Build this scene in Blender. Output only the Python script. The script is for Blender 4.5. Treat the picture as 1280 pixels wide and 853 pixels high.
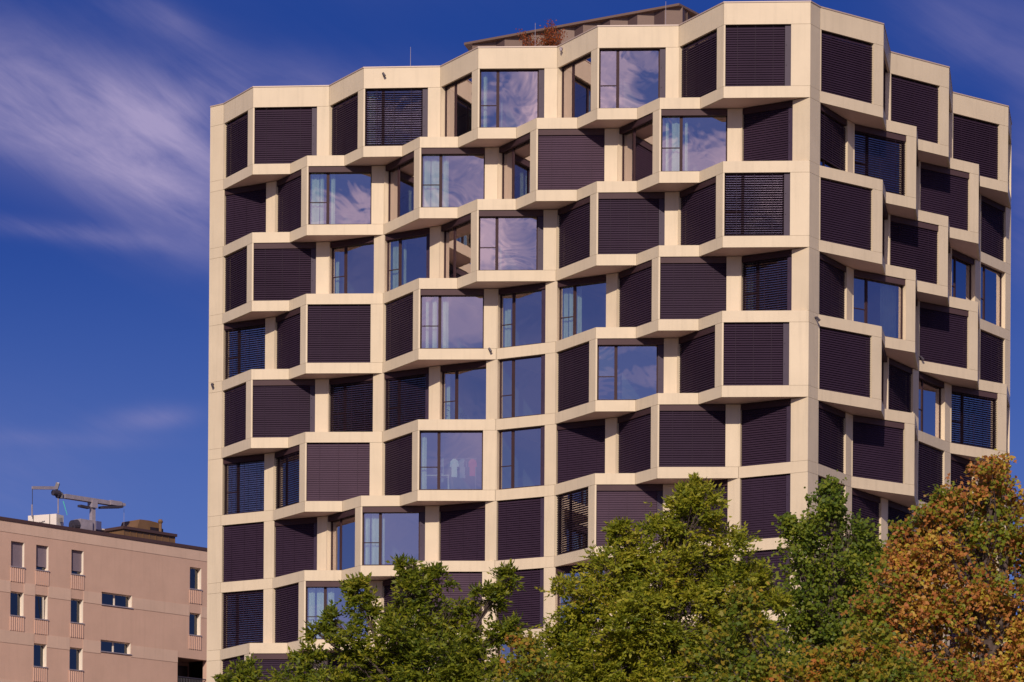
import bpy, bmesh, math, random
from math import sin, cos, tan, atan2, pi, radians, sqrt, hypot
from mathutils import Vector, Matrix
import numpy as np

for o in list(bpy.data.objects): bpy.data.objects.remove(o, do_unlink=True)
S = bpy.context.scene
COL = S.collection
random.seed(7)

# ------------------------------------------------------------------ camera
PITCH, ROLL, CY, F = 0.003336, 0.006467, 1274.73, 4000.0
H = 3.1                     # storey height
ZC = 1.6                    # eye height
H0 = 12.6299                # storeys between the eye and level 0 (sill of the top floor)
RIGHT = Vector((cos(ROLL), -sin(PITCH)*sin(ROLL), cos(PITCH)*sin(ROLL)))
UP = Vector((-sin(ROLL), -sin(PITCH)*cos(ROLL), cos(PITCH)*cos(ROLL)))
FWD = Vector((0, cos(PITCH), sin(PITCH)))
cam = bpy.data.objects.new('camera', bpy.data.cameras.new('camera'))
COL.objects.link(cam)
cam.matrix_world = Matrix(((RIGHT.x, UP.x, -FWD.x, 0), (RIGHT.y, UP.y, -FWD.y, 0), (RIGHT.z, UP.z, -FWD.z, ZC), (0, 0, 0, 1)))
cam.data.sensor_width = 36; cam.data.lens = F/1280*36
cam.data.shift_y = (CY-426.5)/1280
cam.data.clip_end = 20000; cam.data.clip_start = 0.5
S.camera = cam
S.render.resolution_x = 1024; S.render.resolution_y = 682

def ray(px, py):
    return RIGHT*((px-640)/F) + UP*((CY-py)/F) + FWD
def at_z(px, py, z):                       # the place at height z that stands at this spot of the photograph
    d = ray(px, py); t = (z-ZC)/d.z
    return Vector((d.x*t, d.y*t))
def at_y(px, py, Y):
    d = ray(px, py); t = Y/d.y
    return Vector((d.x*t, Y, ZC+d.z*t))

# ------------------------------------------------------------------ light
SUN_EL, SUN_AZ = radians(28.5), radians(10)   # azimuth: degrees to the left of straight behind the camera
sun_dir = Vector((-sin(SUN_AZ)*cos(SUN_EL), -cos(SUN_AZ)*cos(SUN_EL), sin(SUN_EL)))   # towards the sun
sl = bpy.data.lights.new('sun', 'SUN'); sl.energy = 3.75; sl.angle = radians(0.53); sl.color = (1.0, 0.86, 0.745)
so = bpy.data.objects.new('sun', sl); COL.objects.link(so); so.location = (0, 0, 80)
so.rotation_euler = sun_dir.to_track_quat('Z', 'Y').to_euler()
S.view_settings.view_transform = 'Standard'; S.view_settings.look = 'None'
S.view_settings.exposure = 0.0; S.view_settings.gamma = 1; S.view_settings.use_curve_mapping = False

# ------------------------------------------------------------------ node helper
class NT:
    def __init__(s, tree): s.t = tree; s.n = tree.nodes; s.l = tree.links; s.n.clear()
    def node(s, typ, **kw):
        n = s.n.new(typ)
        ins = kw.pop('ins', {})
        for k, v in kw.items(): setattr(n, k, v)
        for k, v in ins.items():
            if isinstance(v, bpy.types.NodeSocket): s.l.new(v, n.inputs[k])
            else: n.inputs[k].default_value = v
        return n
    def m(s, op, a, b=0.0, c=0.0, clamp=False):
        n = s.n.new('ShaderNodeMath'); n.operation = op; n.use_clamp = clamp
        for i, v in enumerate((a, b, c)):
            if isinstance(v, bpy.types.NodeSocket): s.l.new(v, n.inputs[i])
            else: n.inputs[i].default_value = v
        return n.outputs[0]
    def mix(s, f, a, b, blend='MIX'):
        n = s.n.new('ShaderNodeMix'); n.data_type = 'RGBA'; n.blend_type = blend
        for i, v in ((0, f), (6, a), (7, b)):
            if isinstance(v, bpy.types.NodeSocket): s.l.new(v, n.inputs[i])
            else: n.inputs[i].default_value = v if i == 0 or len(v) == 4 else (*v, 1)
        return n.outputs[2]
    def ramp(s, f, stops):
        n = s.n.new('ShaderNodeValToRGB'); s.l.new(f, n.inputs[0])
        e = n.color_ramp.elements
        while len(e) < len(stops): e.new(0.5)
        for i, (p, c) in enumerate(stops): e[i].position = p; e[i].color = (*c, 1)
        return n.outputs[0]

# ------------------------------------------------------------------ sky
W = bpy.data.worlds.new('World'); S.world = W; W.use_nodes = True
n = NT(W.node_tree)
sky = n.node('ShaderNodeTexSky', sky_type='NISHITA', sun_disc=False, sun_elevation=SUN_EL, sun_rotation=pi+SUN_AZ,
             altitude=500, air_density=1.0, dust_density=0.3, ozone_density=3.0)
tc = n.node('ShaderNodeTexCoord'); sp = n.node('ShaderNodeSeparateXYZ', ins={0: tc.outputs['Generated']})
x, y, z = sp.outputs
az = n.m('ARCTAN2', x, y)                  # 0 = straight ahead of the photograph
el = n.m('ARCSINE', z)
def ell(cx, cy, rx, ry, ang, amp):
    a0 = (cx-640)/F; e0 = (1263-cy)/F*0.97; c, s_ = cos(ang), sin(ang)
    da = n.m('SUBTRACT', az, a0); de = n.m('SUBTRACT', el, e0)
    p = n.m('ADD', n.m('MULTIPLY', da, c*F/rx), n.m('MULTIPLY', de, s_*F/rx))
    q = n.m('ADD', n.m('MULTIPLY', da, -s_*F/ry), n.m('MULTIPLY', de, c*F/ry))
    r2 = n.m('ADD', n.m('MULTIPLY', p, p), n.m('MULTIPLY', q, q))
    return n.m('MULTIPLY', n.m('EXPONENT', n.m('MULTIPLY', r2, -1.0)), amp)
tot = None
for e_ in [(40, 125, 270, 78, -0.26, .9), (300, 105, 210, 46, 0.0, .62), (190, 200, 150, 62, -0.5, .6), (90, 268, 150, 12, -0.08, .35),
           (180, 492, 55, 14, 0.1, .38), (70, 520, 120, 10, 0, .15), (1235, 30, 130, 50, -0.3, .32), (1272, 210, 30, 130, 0, .24), (200, 12, 70, 22, -.3, .35),
           (-620, 200, 260, 110, -.2, .6), (1880, 150, 240, 110, .2, .5), (560, -260, 500, 130, .1, .5), (-30, 570, 170, 80, 0, .16)]:
    g = ell(*e_); tot = g if tot is None else n.m('ADD', tot, g)
behind = n.m('MULTIPLY_ADD', y, -1.6, -0.2, True)
bank = n.m('MULTIPLY', n.m('MULTIPLY_ADD', el, 12.0, -2.0, True), n.m('MULTIPLY_ADD', x, 4.5, 2.3, True))     # broken cumulus and cirrus over the other half of the sky
cmb = n.node('ShaderNodeCombineXYZ', ins={0: az, 1: el, 2: 0.0})
mp = n.node('ShaderNodeMapping', vector_type='TEXTURE', ins={0: cmb.outputs[0], 'Rotation': (0, 0, -0.50), 'Scale': (1/12, 1/61, 1)})
nz = n.node('ShaderNodeTexNoise', noise_dimensions='3D', ins={'Vector': mp.outputs[0], 'Scale': 1.0, 'Detail': 9, 'Roughness': 0.62, 'Distortion': 0.55})
mp2 = n.node('ShaderNodeMapping', vector_type='TEXTURE', ins={0: cmb.outputs[0], 'Rotation': (0, 0, -0.12), 'Scale': (1/19, 1/40, 1)})
nz2 = n.node('ShaderNodeTexNoise', noise_dimensions='3D', ins={'Vector': mp2.outputs[0], 'Scale': 1.0, 'Detail': 5, 'Roughness': 0.5, 'Distortion': 0.5})
wisp = n.m('ADD', n.m('MULTIPLY', nz.outputs[0], 0.62), n.m('MULTIPLY', nz2.outputs[0], 0.38))
wisp = n.m('MULTIPLY_ADD', wisp, 5.0, -2.05, True)
front = n.m('MULTIPLY', tot, n.m('MULTIPLY_ADD', wisp, 0.58, 0.34), clamp=True)
mp3 = n.node('ShaderNodeMapping', ins={0: tc.outputs['Generated'], 'Scale': (11.0, 11.0, 24.0), 'Rotation': (0.5, 0.1, 0.9), 'Location': (3.1, 1.7, 5.3)})
nz3 = n.node('ShaderNodeTexNoise', noise_dimensions='3D', ins={'Vector': mp3.outputs[0], 'Scale': 1.5, 'Detail': 7, 'Roughness': 0.5, 'Distortion': 0.7})
bk = n.m('MULTIPLY', n.m('MULTIPLY_ADD', nz3.outputs[0], 4.6, -1.86, True), behind)
cloud = n.m('MAXIMUM', front, n.m('MULTIPLY', bk, n.m('MULTIPLY_ADD', bank, 0.75, 0.12)), clamp=True)
graded = n.mix(1.0, sky.outputs[0], (0.080, 0.205, 0.61), 'MULTIPLY')
graded = n.mix(0.6, graded, (0.15, 0.48, 2.5))
low = n.m('MULTIPLY', n.m('MULTIPLY_ADD', el, -4.1, 1.0, True), 0.9)          # paler towards the horizon all round
graded = n.mix(low, graded, (2.1, 3.1, 6.7))
cl = n.node('ShaderNodeRGB'); cl.outputs[0].default_value = (3.7, 3.2, 5.4, 1)
ccol = n.mix(behind, cl.outputs[0], (11.5, 8.7, 10.0))       # the clouds on the sun's side are brighter
graded = n.mix(n.m('MULTIPLY', behind, 0.18), graded, (5.0, 5.4, 9.0))      # thin bright veil on the sun's half of the sky
col = n.mix(cloud, graded, ccol)
bg = n.node('ShaderNodeBackground', ins={0: col, 1: 0.1})
out = n.node('ShaderNodeOutputWorld', ins={0: bg.outputs[0]})

# ------------------------------------------------------------------ materials
def mat(name, base, rough=0.5, metal=0.0, var=0.0, vscale=1.0, bump=0.0, bscale=20.0, spec=0.5, streak=0.0, stretch=(1, 1, 1), base2=None):
    m = bpy.data.materials.new(name); m.use_nodes = True
    n = NT(m.node_tree)
    b = n.node('ShaderNodeBsdfPrincipled', ins={'Roughness': rough, 'Metallic': metal, 'Specular IOR Level': spec})
    b.inputs['Base Color'].default_value = (*base, 1)
    g = n.node('ShaderNodeNewGeometry')
    if var or streak:
        mp = n.node('ShaderNodeMapping', ins={0: g.outputs['Position'], 'Scale': stretch})
        t = n.node('ShaderNodeTexNoise', ins={'Vector': mp.outputs[0], 'Scale': vscale, 'Detail': 6, 'Roughness': 0.6})
        f = n.m('MULTIPLY_ADD', t.outputs[0], 2.4, -0.7, True)
        lo = base2 or tuple(c*(1-var) for c in base); hi = tuple(min(1, c*(1+var*0.5)) for c in base)
        c = n.mix(f, lo, hi)
        if streak:
            mp = n.node('ShaderNodeMapping', ins={0: g.outputs['Position'], 'Scale': (3.5, 3.5, 0.22)})
            t = n.node('ShaderNodeTexNoise', ins={'Vector': mp.outputs[0], 'Scale': 1.6, 'Detail': 4})
            f = n.m('MULTIPLY_ADD', t.outputs[0], 4.0, -2.0, True)
            c = n.mix(n.m('MULTIPLY', f, streak), c, tuple(v*0.55 for v in base))
        ri = n.node('ShaderNodeObjectInfo')
        c = n.mix(n.m('MULTIPLY', ri.outputs['Random'], 0.13), c, tuple(v*0.6 for v in base))
        n.l.new(c, b.inputs['Base Color'])
    if bump:
        t = n.node('ShaderNodeTexNoise', ins={'Vector': g.outputs['Position'], 'Scale': bscale, 'Detail': 4})
        bp = n.node('ShaderNodeBump', ins={'Height': t.outputs[0], 'Strength': bump, 'Distance': 0.02})
        n.l.new(bp.outputs[0], b.inputs['Normal'])
    n.node('ShaderNodeOutputMaterial', ins={0: b.outputs[0]})
    return m
M = {}
M['cream'] = mat('cream panel', (0.695, 0.575, 0.395), 0.5, var=0.07, vscale=0.7, streak=0.20, spec=0.25)
M['soffit'] = mat('soffit panel', (0.70, 0.52, 0.43), 0.5, var=0.06, vscale=0.8)
M['coping'] = mat('coping metal', (0.50, 0.38, 0.30), 0.4, var=0.05)
M['frame'] = mat('bronze window frame', (0.050, 0.025, 0.028), 0.6, spec=0.15, var=0.1)
M['vent'] = mat('bronze vent panel', (0.055, 0.036, 0.060), 0.45, var=0.15, vscale=2, spec=0.2)
M['lintel'] = mat('brown lintel strip', (0.085, 0.050, 0.052), 0.6, var=0.1, spec=0.15)
M['bolt'] = mat('dark bolt', (0.02, 0.014, 0.02), 0.4)
M['blind'] = mat('dark blind slats', (0.036, 0.020, 0.037), 0.55, var=0.12, vscale=0.6, spec=0.12)
M['blind_pale'] = mat('mauve blind slats', (0.066, 0.036, 0.058), 0.6, var=0.12, vscale=0.6, spec=0.15)
M['interior'] = mat('room wall', (0.34, 0.36, 0.34), 0.8, var=0.1)
M['slab'] = mat('floor slab', (0.32, 0.30, 0.27), 0.8, var=0.1)
M['curtain'] = mat('pale curtain', (0.85, 0.86, 0.70), 0.8, var=0.12, vscale=3)
M['green_curtain'] = mat('green curtain', (0.12, 0.42, 0.38), 0.8, var=0.1)
M['steel'] = mat('galvanised steel', (0.42, 0.36, 0.38), 0.45, metal=0.3, var=0.2, vscale=3)
M['dark_steel'] = mat('dark steel', (0.06, 0.05, 0.065), 0.5, metal=0.2, var=0.2, vscale=3)
M['white'] = mat('white cladding', (0.78, 0.70, 0.60), 0.5, var=0.06)
M['teal'] = mat('teal rope', (0.10, 0.55, 0.50), 0.6)
M['blue_steel'] = mat('blue grey casing', (0.10, 0.10, 0.20), 0.5, var=0.1)
M['render'] = mat('pink render', (0.60, 0.395, 0.295), 0.9, var=0.10, vscale=0.5, bump=0.3, bscale=14, streak=0.12)
M['band'] = mat('pale render band', (0.64, 0.45, 0.34), 0.9, var=0.08, vscale=0.6, streak=0.18, bump=0.2)
M['jamb'] = mat('white window jamb', (0.80, 0.70, 0.56), 0.7)
M['roof_edge'] = mat('brown roof edge', (0.075, 0.04, 0.035), 0.5, var=0.1)
M['copper'] = mat('brown metal cladding', (0.19, 0.105, 0.045), 0.45, var=0.2, vscale=1.2)
M['shutter'] = mat('grey roller shutter', (0.235, 0.185, 0.215), 0.6, var=0.05)
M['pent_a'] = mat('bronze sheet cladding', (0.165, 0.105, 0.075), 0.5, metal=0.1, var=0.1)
M['pent_b'] = mat('bronze sheet cladding shaded', (0.10, 0.062, 0.052), 0.5, metal=0.1, var=0.1)  # same sheet in a darker tone: shade of the oblique folds painted in
M['ribs'] = mat('ribbed vent grille', (0.60, 0.40, 0.31), 0.8, var=0.05)
M['balcony'] = mat('balcony wall', (0.25, 0.15, 0.12), 0.8, var=0.1)
M['ground'] = mat('dry grass ground', (0.15, 0.11, 0.085), 0.95, var=0.4, vscale=0.3)
M['asphalt'] = mat('asphalt', (0.05, 0.05, 0.052), 0.9, var=0.2, vscale=2)
M['paving'] = mat('paving', (0.28, 0.26, 0.24), 0.85, var=0.15, vscale=2)
M['bark'] = mat('grey bark', (0.085, 0.058, 0.048), 0.9, var=0.35, vscale=6, bump=0.5)
M['red_cloth'] = mat('red cloth', (0.75, 0.08, 0.10), 0.8)
M['dark_cloth'] = mat('navy cloth', (0.03, 0.03, 0.07), 0.8)
M['white_cloth'] = mat('white cloth', (0.8, 0.85, 0.82), 0.8)
M['grey_cloth'] = mat('grey cloth', (0.3, 0.32, 0.36), 0.8)
def glass(name, tint, fac, refl, wob):
    m = bpy.data.materials.new(name); m.use_nodes = True
    n = NT(m.node_tree)
    g = n.node('ShaderNodeNewGeometry')
    t = n.node('ShaderNodeTexNoise', ins={'Vector': g.outputs['Position'], 'Scale': 0.55, 'Detail': 2, 'Distortion': 1.2})
    bp = n.node('ShaderNodeBump', ins={'Height': t.outputs[0], 'Strength': wob, 'Distance': 0.14})
    gl = n.node('ShaderNodeBsdfGlossy', ins={'Color': (*refl, 1), 'Roughness': 0.0, 'Normal': bp.outputs[0]})
    tr = n.node('ShaderNodeBsdfTransparent', ins={'Color': (*tint, 1)})
    fr = n.node('ShaderNodeFresnel', ins={'IOR': 1.5})
    f = n.m('MULTIPLY_ADD', fr.outputs[0], 1.2, fac, True)
    mx = n.node('ShaderNodeMixShader', ins={0: f, 1: tr.outputs[0], 2: gl.outputs[0]})
    n.node('ShaderNodeOutputMaterial', ins={0: mx.outputs[0]})
    return m
M['glass'] = glass('coated window glass', (0.68, 0.84, 0.80), 0.46, (1.0, 0.90, 0.92), 0.016)
M['old_glass'] = glass('plain window glass', (0.35, 0.4, 0.4), 0.08, (0.8, 0.8, 0.85), 0.03)
def leafmat(name, stops, trans=0.5, clump=0.35, cs=0.9):
    m = bpy.data.materials.new(name); m.use_nodes = True
    n = NT(m.node_tree)
    g = n.node('ShaderNodeNewGeometry')
    t = n.node('ShaderNodeTexNoise', ins={'Vector': g.outputs['Position'], 'Scale': cs, 'Detail': 3})
    f = n.m('ADD', n.m('MULTIPLY', g.outputs['Random Per Island'], 1-clump), n.m('MULTIPLY', n.m('MULTIPLY_ADD', t.outputs[0], 3.2, -1.1, True), clump))
    c = n.ramp(f, stops)
    b = n.node('ShaderNodeBsdfPrincipled', ins={'Base Color': c, 'Roughness': 0.5, 'Specular IOR Level': 0.3})
    tl = n.node('ShaderNodeBsdfTranslucent', ins={'Color': n.mix(0.35, c, (0.5, 0.5, 0.05))})
    mx = n.node('ShaderNodeMixShader', ins={0: trans, 1: b.outputs[0], 2: tl.outputs[0]})
    n.node('ShaderNodeOutputMaterial', ins={0: mx.outputs[0]})
    return m
M['leaf_green'] = leafmat('mid green leaves', [(0, (0.055, 0.095, 0.012)), (.35, (0.15, 0.20, 0.016)), (.75, (0.30, 0.31, 0.022)), (1, (0.44, 0.37, 0.04))])
M['leaf_yellow'] = leafmat('yellow green leaves', [(0, (0.08, 0.13, 0.014)), (.3, (0.23, 0.27, 0.02)), (.7, (0.40, 0.39, 0.03)), (.93, (0.52, 0.44, 0.05)), (1, (0.55, 0.25, 0.06))])
M['leaf_deep'] = leafmat('deep green leaves', [(0, (0.045, 0.09, 0.012)), (.4, (0.13, 0.19, 0.018)), (.8, (0.24, 0.28, 0.025)), (1, (0.36, 0.35, 0.04))])
M['leaf_rust'] = leafmat('rust and orange leaves', [(0, (0.15, 0.22, 0.02)), (.30, (0.30, 0.33, 0.03)), (.37, (0.36, 0.22, 0.03)), (.45, (0.46, 0.15, 0.045)), (.58, (0.58, 0.23, 0.07)), (.68, (0.62, 0.37, 0.06)), (.82, (0.58, 0.50, 0.05)), (1, (0.30, 0.38, 0.05))], clump=0.55, cs=0.55)
M['leaf_mixed'] = leafmat('turning maple leaves', [(0, (0.06, 0.12, 0.012)), (.35, (0.15, 0.20, 0.016)), (.55, (0.30, 0.28, 0.025)), (.74, (0.45, 0.28, 0.03)), (.88, (0.5, 0.18, 0.04)), (1, (0.6, 0.2, 0.05))], clump=0.5)
M['leaf_red'] = leafmat('dark red leaves', [(0, (0.18, 0.03, 0.012)), (.6, (0.36, 0.07, 0.02)), (1, (0.5, 0.15, 0.05))])

# ------------------------------------------------------------------ mesh helpers
class MB:
    def __init__(s): s.v = []; s.f = []
    def prism(s, poly, z0, z1):
        a = sum(poly[i][0]*poly[(i+1) % len(poly)][1]-poly[(i+1) % len(poly)][0]*poly[i][1] for i in range(len(poly)))
        if a < 0: poly = poly[::-1]
        k = len(s.v); m = len(poly)
        s.v += [(p[0], p[1], z0) for p in poly]+[(p[0], p[1], z1) for p in poly]
        s.f += [tuple(k+m+i for i in range(m)), tuple(k+m-1-i for i in range(m))]
        s.f += [(k+i, k+(i+1) % m, k+m+(i+1) % m, k+m+i) for i in range(m)]
        return s
    def box(s, c, ax, ay, az_):              # centre and three half-axis vectors
        k = len(s.v); c = Vector(c); ax = Vector(ax); ay = Vector(ay); az_ = Vector(az_)
        for sz in (-1, 1):
            for sx, sy in ((-1, -1), (1, -1), (1, 1), (-1, 1)): s.v.append(tuple(c+ax*sx+ay*sy+az_*sz))
        s.f += [tuple(k+i for i in q) for q in ((3, 2, 1, 0), (4, 5, 6, 7), (0, 1, 5, 4), (1, 2, 6, 5), (2, 3, 7, 6), (3, 0, 4, 7))]
        return s
    def beam(s, a, b, w, h, side=None):
        a = Vector(a); b = Vector(b); d = (b-a)
        L = d.length; d.normalize(); ref = Vector((0, 0, 1)) if abs(d.z) < 0.9 else Vector((1, 0, 0))
        x_ = d.cross(ref).normalized(); y_ = x_.cross(d).normalized()
        return s.box((a+b)/2, d*L/2, x_*w/2, y_*h/2)
    def tube(s, pts, rs, n=8, cap=True):
        pts = [Vector(p) for p in pts]; k = len(s.v)
        for i, p in enumerate(pts):
            d = (pts[min(i+1, len(pts)-1)]-pts[max(i-1, 0)]).normalized()
            ref = Vector((0, 0, 1)) if abs(d.z) < 0.9 else Vector((1, 0, 0))
            a = d.cross(ref).normalized(); b = d.cross(a)
            for j in range(n):
                t = 2*pi*j/n; s.v.append(tuple(p+a*cos(t)*rs[i]+b*sin(t)*rs[i]))
        for i in range(len(pts)-1):
            for j in range(n): s.f.append((k+i*n+j, k+i*n+(j+1) % n, k+(i+1)*n+(j+1) % n, k+(i+1)*n+j))
        if cap:
            s.f.append(tuple(k+j for j in reversed(range(n)))); e = k+(len(pts)-1)*n; s.f.append(tuple(e+j for j in range(n)))
        return s
    def build(s, name, m, parent=None, smooth=False):
        if not s.v: return None
        a = np.array(s.v); lo = a.min(0); hi = a.max(0)
        org = Vector(((lo[0]+hi[0])/2, (lo[1]+hi[1])/2, lo[2]))
        me = bpy.data.meshes.new(name); me.from_pydata([tuple(Vector(v)-org) for v in s.v], [], s.f); me.update()
        me.materials.append(m if not isinstance(m, str) else M[m])
        if smooth: me.polygons.foreach_set('use_smooth', [True]*len(me.polygons))
        o = bpy.data.objects.new(name, me); COL.objects.link(o)
        o['w'] = tuple(org)
        if parent is not None:
            o.parent = parent; o.location = org-Vector(parent['w'])
        else: o.location = org
        return o
def empty(name, loc):
    o = bpy.data.objects.new(name, None); COL.objects.link(o); o.location = loc; o['w'] = tuple(loc); o.empty_display_size = 0.3
    return o
def tag(o, label=None, cat=None, group=None, kind=None):
    if label: o['label'] = label
    if cat: o['category'] = cat
    if group: o['group'] = group
    if kind: o['kind'] = kind
    return o
def V2(p): return Vector((p[0], p[1]))
def perp(u): return Vector((u.y, -u.x))     # outward, for a wall that runs left to right

# ------------------------------------------------------------------ tower plan
def zl(k): return ZC+(H0-k)*H
ZROOF = ZC+(H0+1.136)*H
L0P = {0: (279, 224.5), 1: (344, 213.7), 2: (411, 203.9), 3: (480, 194), 4: (550, 181.7), 5: (622, 170.9), 6: (696, 159.3), 7: (772, 146.8),
       8: (848, 134.8), 9: (926, 121.6), 10: (1012.8, 107.4), 11: (1024.9, 113.8),
       12: (1067, 140.5), 13: (1112.2, 165.4), 14: (1149.5, 188.4), 15: (1189.8, 211.8), 16: (1225.8, 230), 17: (1263.9, 248.7), -1: (262.4, 228)}
N = {k: at_z(x_, y_, zl(0)) for k, (x_, y_) in L0P.items()}
OUT = {0: (315.7, 205.3), 1: (383.7, 194.7), 2: (453.9, 183.1), 3: (524.6, 171.3), 4: (597, 159.9), 5: (670.5, 147.6), 6: (746.4, 135.7),
       7: (824.4, 122.4), 8: (904.2, 108.4)}
O = {k: at_z(x_, y_, zl(0)) for k, (x_, y_) in OUT.items()}            # left-hand bays: oblique side first, then the flat side
for k, (x_, y_) in {11: (1103.9, 133.4), 12: (1145.6, 158.4), 14: (1223.6, 205.7)}.items(): O[k] = at_z(x_, y_, zl(0))
O[13] = at_z(1186.4, 83.5, ZROOF); O[15] = at_z(1260.5, 132.5, ZROOF)
# each floor, left to right: 's' straight storey-high window between neighbouring nodes, 'b' bay over two node spacings
# states: B blind down, S blind down and see-through, G glass; options after it
FL = [
 dict(L=['b0 B B', 'b2 B S', 'b4 G G', 'b6 G G', 'b8 B B'],                       R=['b11 B', 'b13 B', 'b15 B']),
 dict(L=['s0 B', 'b1 B Gc', 'b3 G Gc', 'b5 G P', 'b7 G Gc', 's9 B'],              R=['s11 H', 'b12 S', 'b14 B', 's16 B']),
 dict(L=['b0 B B', 's2 Gp', 's3 Gc', 'b4 G G', 'b6 B B', 'b8 B S'],               R=['b11 B', 'b13 B', 's15 G', 's16 Gc']),
 dict(L=['s0 T', 'b1 B B', 'b3 B Gc', 's5 G', 's6 Gc', 'b7 B B', 's9 S'],         R=['s11 B', 'b12 Gr', 'b14 B', 's16 B']),
 dict(L=['b0 B B', 's2 S', 's3 S', 's4 G', 's5 G', 'b6 B Gd', 'b8 B B'],          R=['b11 B', 's13 B', 's14 Gc', 'b15 T']),
 dict(L=['s0 T', 'b1 S P', 'b3 B Gk', 's5 G', 's6 B', 'b7 B B', 's9 B'],          R=['s11 B', 'b12 B', 's14 B', 's15 B', 's16 B']),
 dict(L=['s0 B', 's1 B', 'b2 G Gc', 's4 B', 's5 B', 'b6 S P', 's8 B', 's9 B'],    R=['s11 B', 's12 B', 's13 B', 's14 B', 'b15 B']),
 dict(L=['s0 S', 'b1 B Gc', 'b3 B P', 's5 B', 's6 G', 'b7 B B', 's9 B'],          R=['b11 B', 's13 B', 's14 B', 's15 B', 's16 B']),
 dict(L=['b0 B B', 's2 B', 's3 G', 's4 B', 's5 G', 'b6 B B', 'b8 B B'],           R=['s11 B', 's12 B', 's13 G', 's14 B', 's15 B', 's16 B']),
]
plain = ['s%d B' % i for i in range(10)]
for k in range(4): FL.append(dict(L=plain, R=['s%d B' % i for i in range(11, 17)]))
def chain(fl):
    """list of (p, q, type, state, right_node_is_even)"""
    out_ = [(N[-1], N[0], 'solid', '')]
    for e in fl['L']:
        w = e.split(); i = int(w[0][1:])
        if w[0][0] == 's': out_.append((N[i], N[i+1], 'str' + ('v' if i % 2 else ''), w[1]))
        else:
            out_.append((N[i], O[i], 'obl', w[1])); out_.append((O[i], N[i+2], 'flat' + ('v' if i % 2 == 0 else ''), w[2]))
    out_.append((N[10], N[11], 'solid', ''))
    for e in fl['R']:
        w = e.split(); i = int(w[0][1:])
        if w[0][0] == 's': out_.append((N[i], N[i+1], 'strR', w[1]))
        else:
            out_.append((N[i], O[i], 'flatR', w[1])); out_.append((O[i], N[i+2], 'ret', 'G'))
    return out_
def pts_of(ch): return [ch[0][0]]+[c[1] for c in ch]
def cross_pt(a, b, c, d):
    r = b-a; s_ = d-c; den = r.x*s_.y-r.y*s_.x
    if abs(den) < 1e-9: return None
    t = ((c-a).x*s_.y-(c-a).y*s_.x)/den; u = ((c-a).x*r.y-(c-a).y*r.x)/den
    e = 1e-3
    if e < t < 1-e and e < u < 1-e: return (t, u, a+r*t)
    return None
def envelope(A, B):
    """outer outline of two floors' polylines that share their end points"""
    PA = [(i, p) for i, p in enumerate(A)]; PB = [(i, p) for i, p in enumerate(B)]; com = []
    for i, p in enumerate(A):
        for j, q in enumerate(B):
            if (p-q).length < 0.02: com.append((float(i), float(j), p))
    for i in range(len(A)-1):
        for j in range(len(B)-1):
            c = cross_pt(A[i], A[i+1], B[j], B[j+1])
            if c: com.append((i+c[0], j+c[1], c[2])); PA.append((i+c[0], c[2])); PB.append((j+c[1], c[2]))
    com.sort(key=lambda t: t[0]); PA.sort(key=lambda t: t[0]); PB.sort(key=lambda t: t[0])
    out_ = [com[0][2]]
    for (a0, b0, p0), (a1, b1, p1) in zip(com, com[1:]):
        ca = [p0]+[p for t, p in PA if a0+1e-6 < t < a1-1e-6]+[p1]; cb = [p0]+[p for t, p in PB if b0+1e-6 < t < b1-1e-6]+[p1]
        poly = ca+cb[::-1]
        ar = sum(poly[i].x*poly[(i+1) % len(poly)].y-poly[(i+1) % len(poly)].x*poly[i].y for i in range(len(poly)))
        out_ += (ca if ar >= 0 else cb)[1:]
    # drop points in the middle of a straight run
    res = [out_[0]]
    for i in range(1, len(out_)-1):
        u = (out_[i]-res[-1]); v = (out_[i+1]-out_[i])
        if u.length < 0.02: continue
        if abs(u.x*v.y-u.y*v.x) < 0.012*u.length*v.length and u.dot(v) > 0: continue
        res.append(out_[i])
    res.append(out_[-1]); return res
def offset(P, d):
    """polyline moved inwards by d with mitred corners"""
    out_ = []
    for i, p in enumerate(P):
        ns = []
        if i > 0: ns.append(-perp((P[i]-P[i-1]).normalized()))
        if i < len(P)-1: ns.append(-perp((P[i+1]-P[i]).normalized()))
        if len(ns) == 1: out_.append(p+ns[0]*d)
        else:
            b = (ns[0]+ns[1]); L = b.length; b = b/L; out_.append(p+b*(d/max(0.35, L/2)))
    return out_

tower = empty('apartment_tower', (N[5].x, N[5].y+8, 0))
tag(tower, 'tall cream panelled apartment block with staggered faceted bays and dark blinds', 'building')
BACK = [Vector((N[17].x+1.6, N[17].y+15)), Vector((N[-1].x+3.0, N[-1].y+24))]
CH = [chain(f) for f in FL]
PT = [pts_of(c) for c in CH]
BANDH = 0.47
def poly_band(P, z0, z1, name, t=0.10, off=0.0):
    I = offset(P, t)
    for i in range(len(P)-1):
        L = (P[i+1]-P[i]).length
        if L < 0.03: continue
        g = min(0.008, L*0.05); u = (P[i+1]-P[i])/L
        MB().prism([P[i]+u*g, P[i+1]-u*g, I[i+1]-u*g, I[i]+u*g], z0, z1).build(name, 'cream', tower)
ENV = [PT[0]]+[envelope(PT[k], PT[k+1]) if (PT[k] != PT[k+1]) else PT[k] for k in range(len(FL)-1)]+[PT[-1]]
# parapet
poly_band(PT[0], ZROOF-0.95, ZROOF-0.05, 'fascia_panel')
cp = MB(); E0 = offset(PT[0], -0.025); E1 = offset(PT[0], 0.3)
for i in range(len(E0)-1): cp.prism([E0[i], E0[i+1], E1[i+1], E1[i]], ZROOF-0.05, ZROOF)
cp.build('coping', 'coping', tower)
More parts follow.
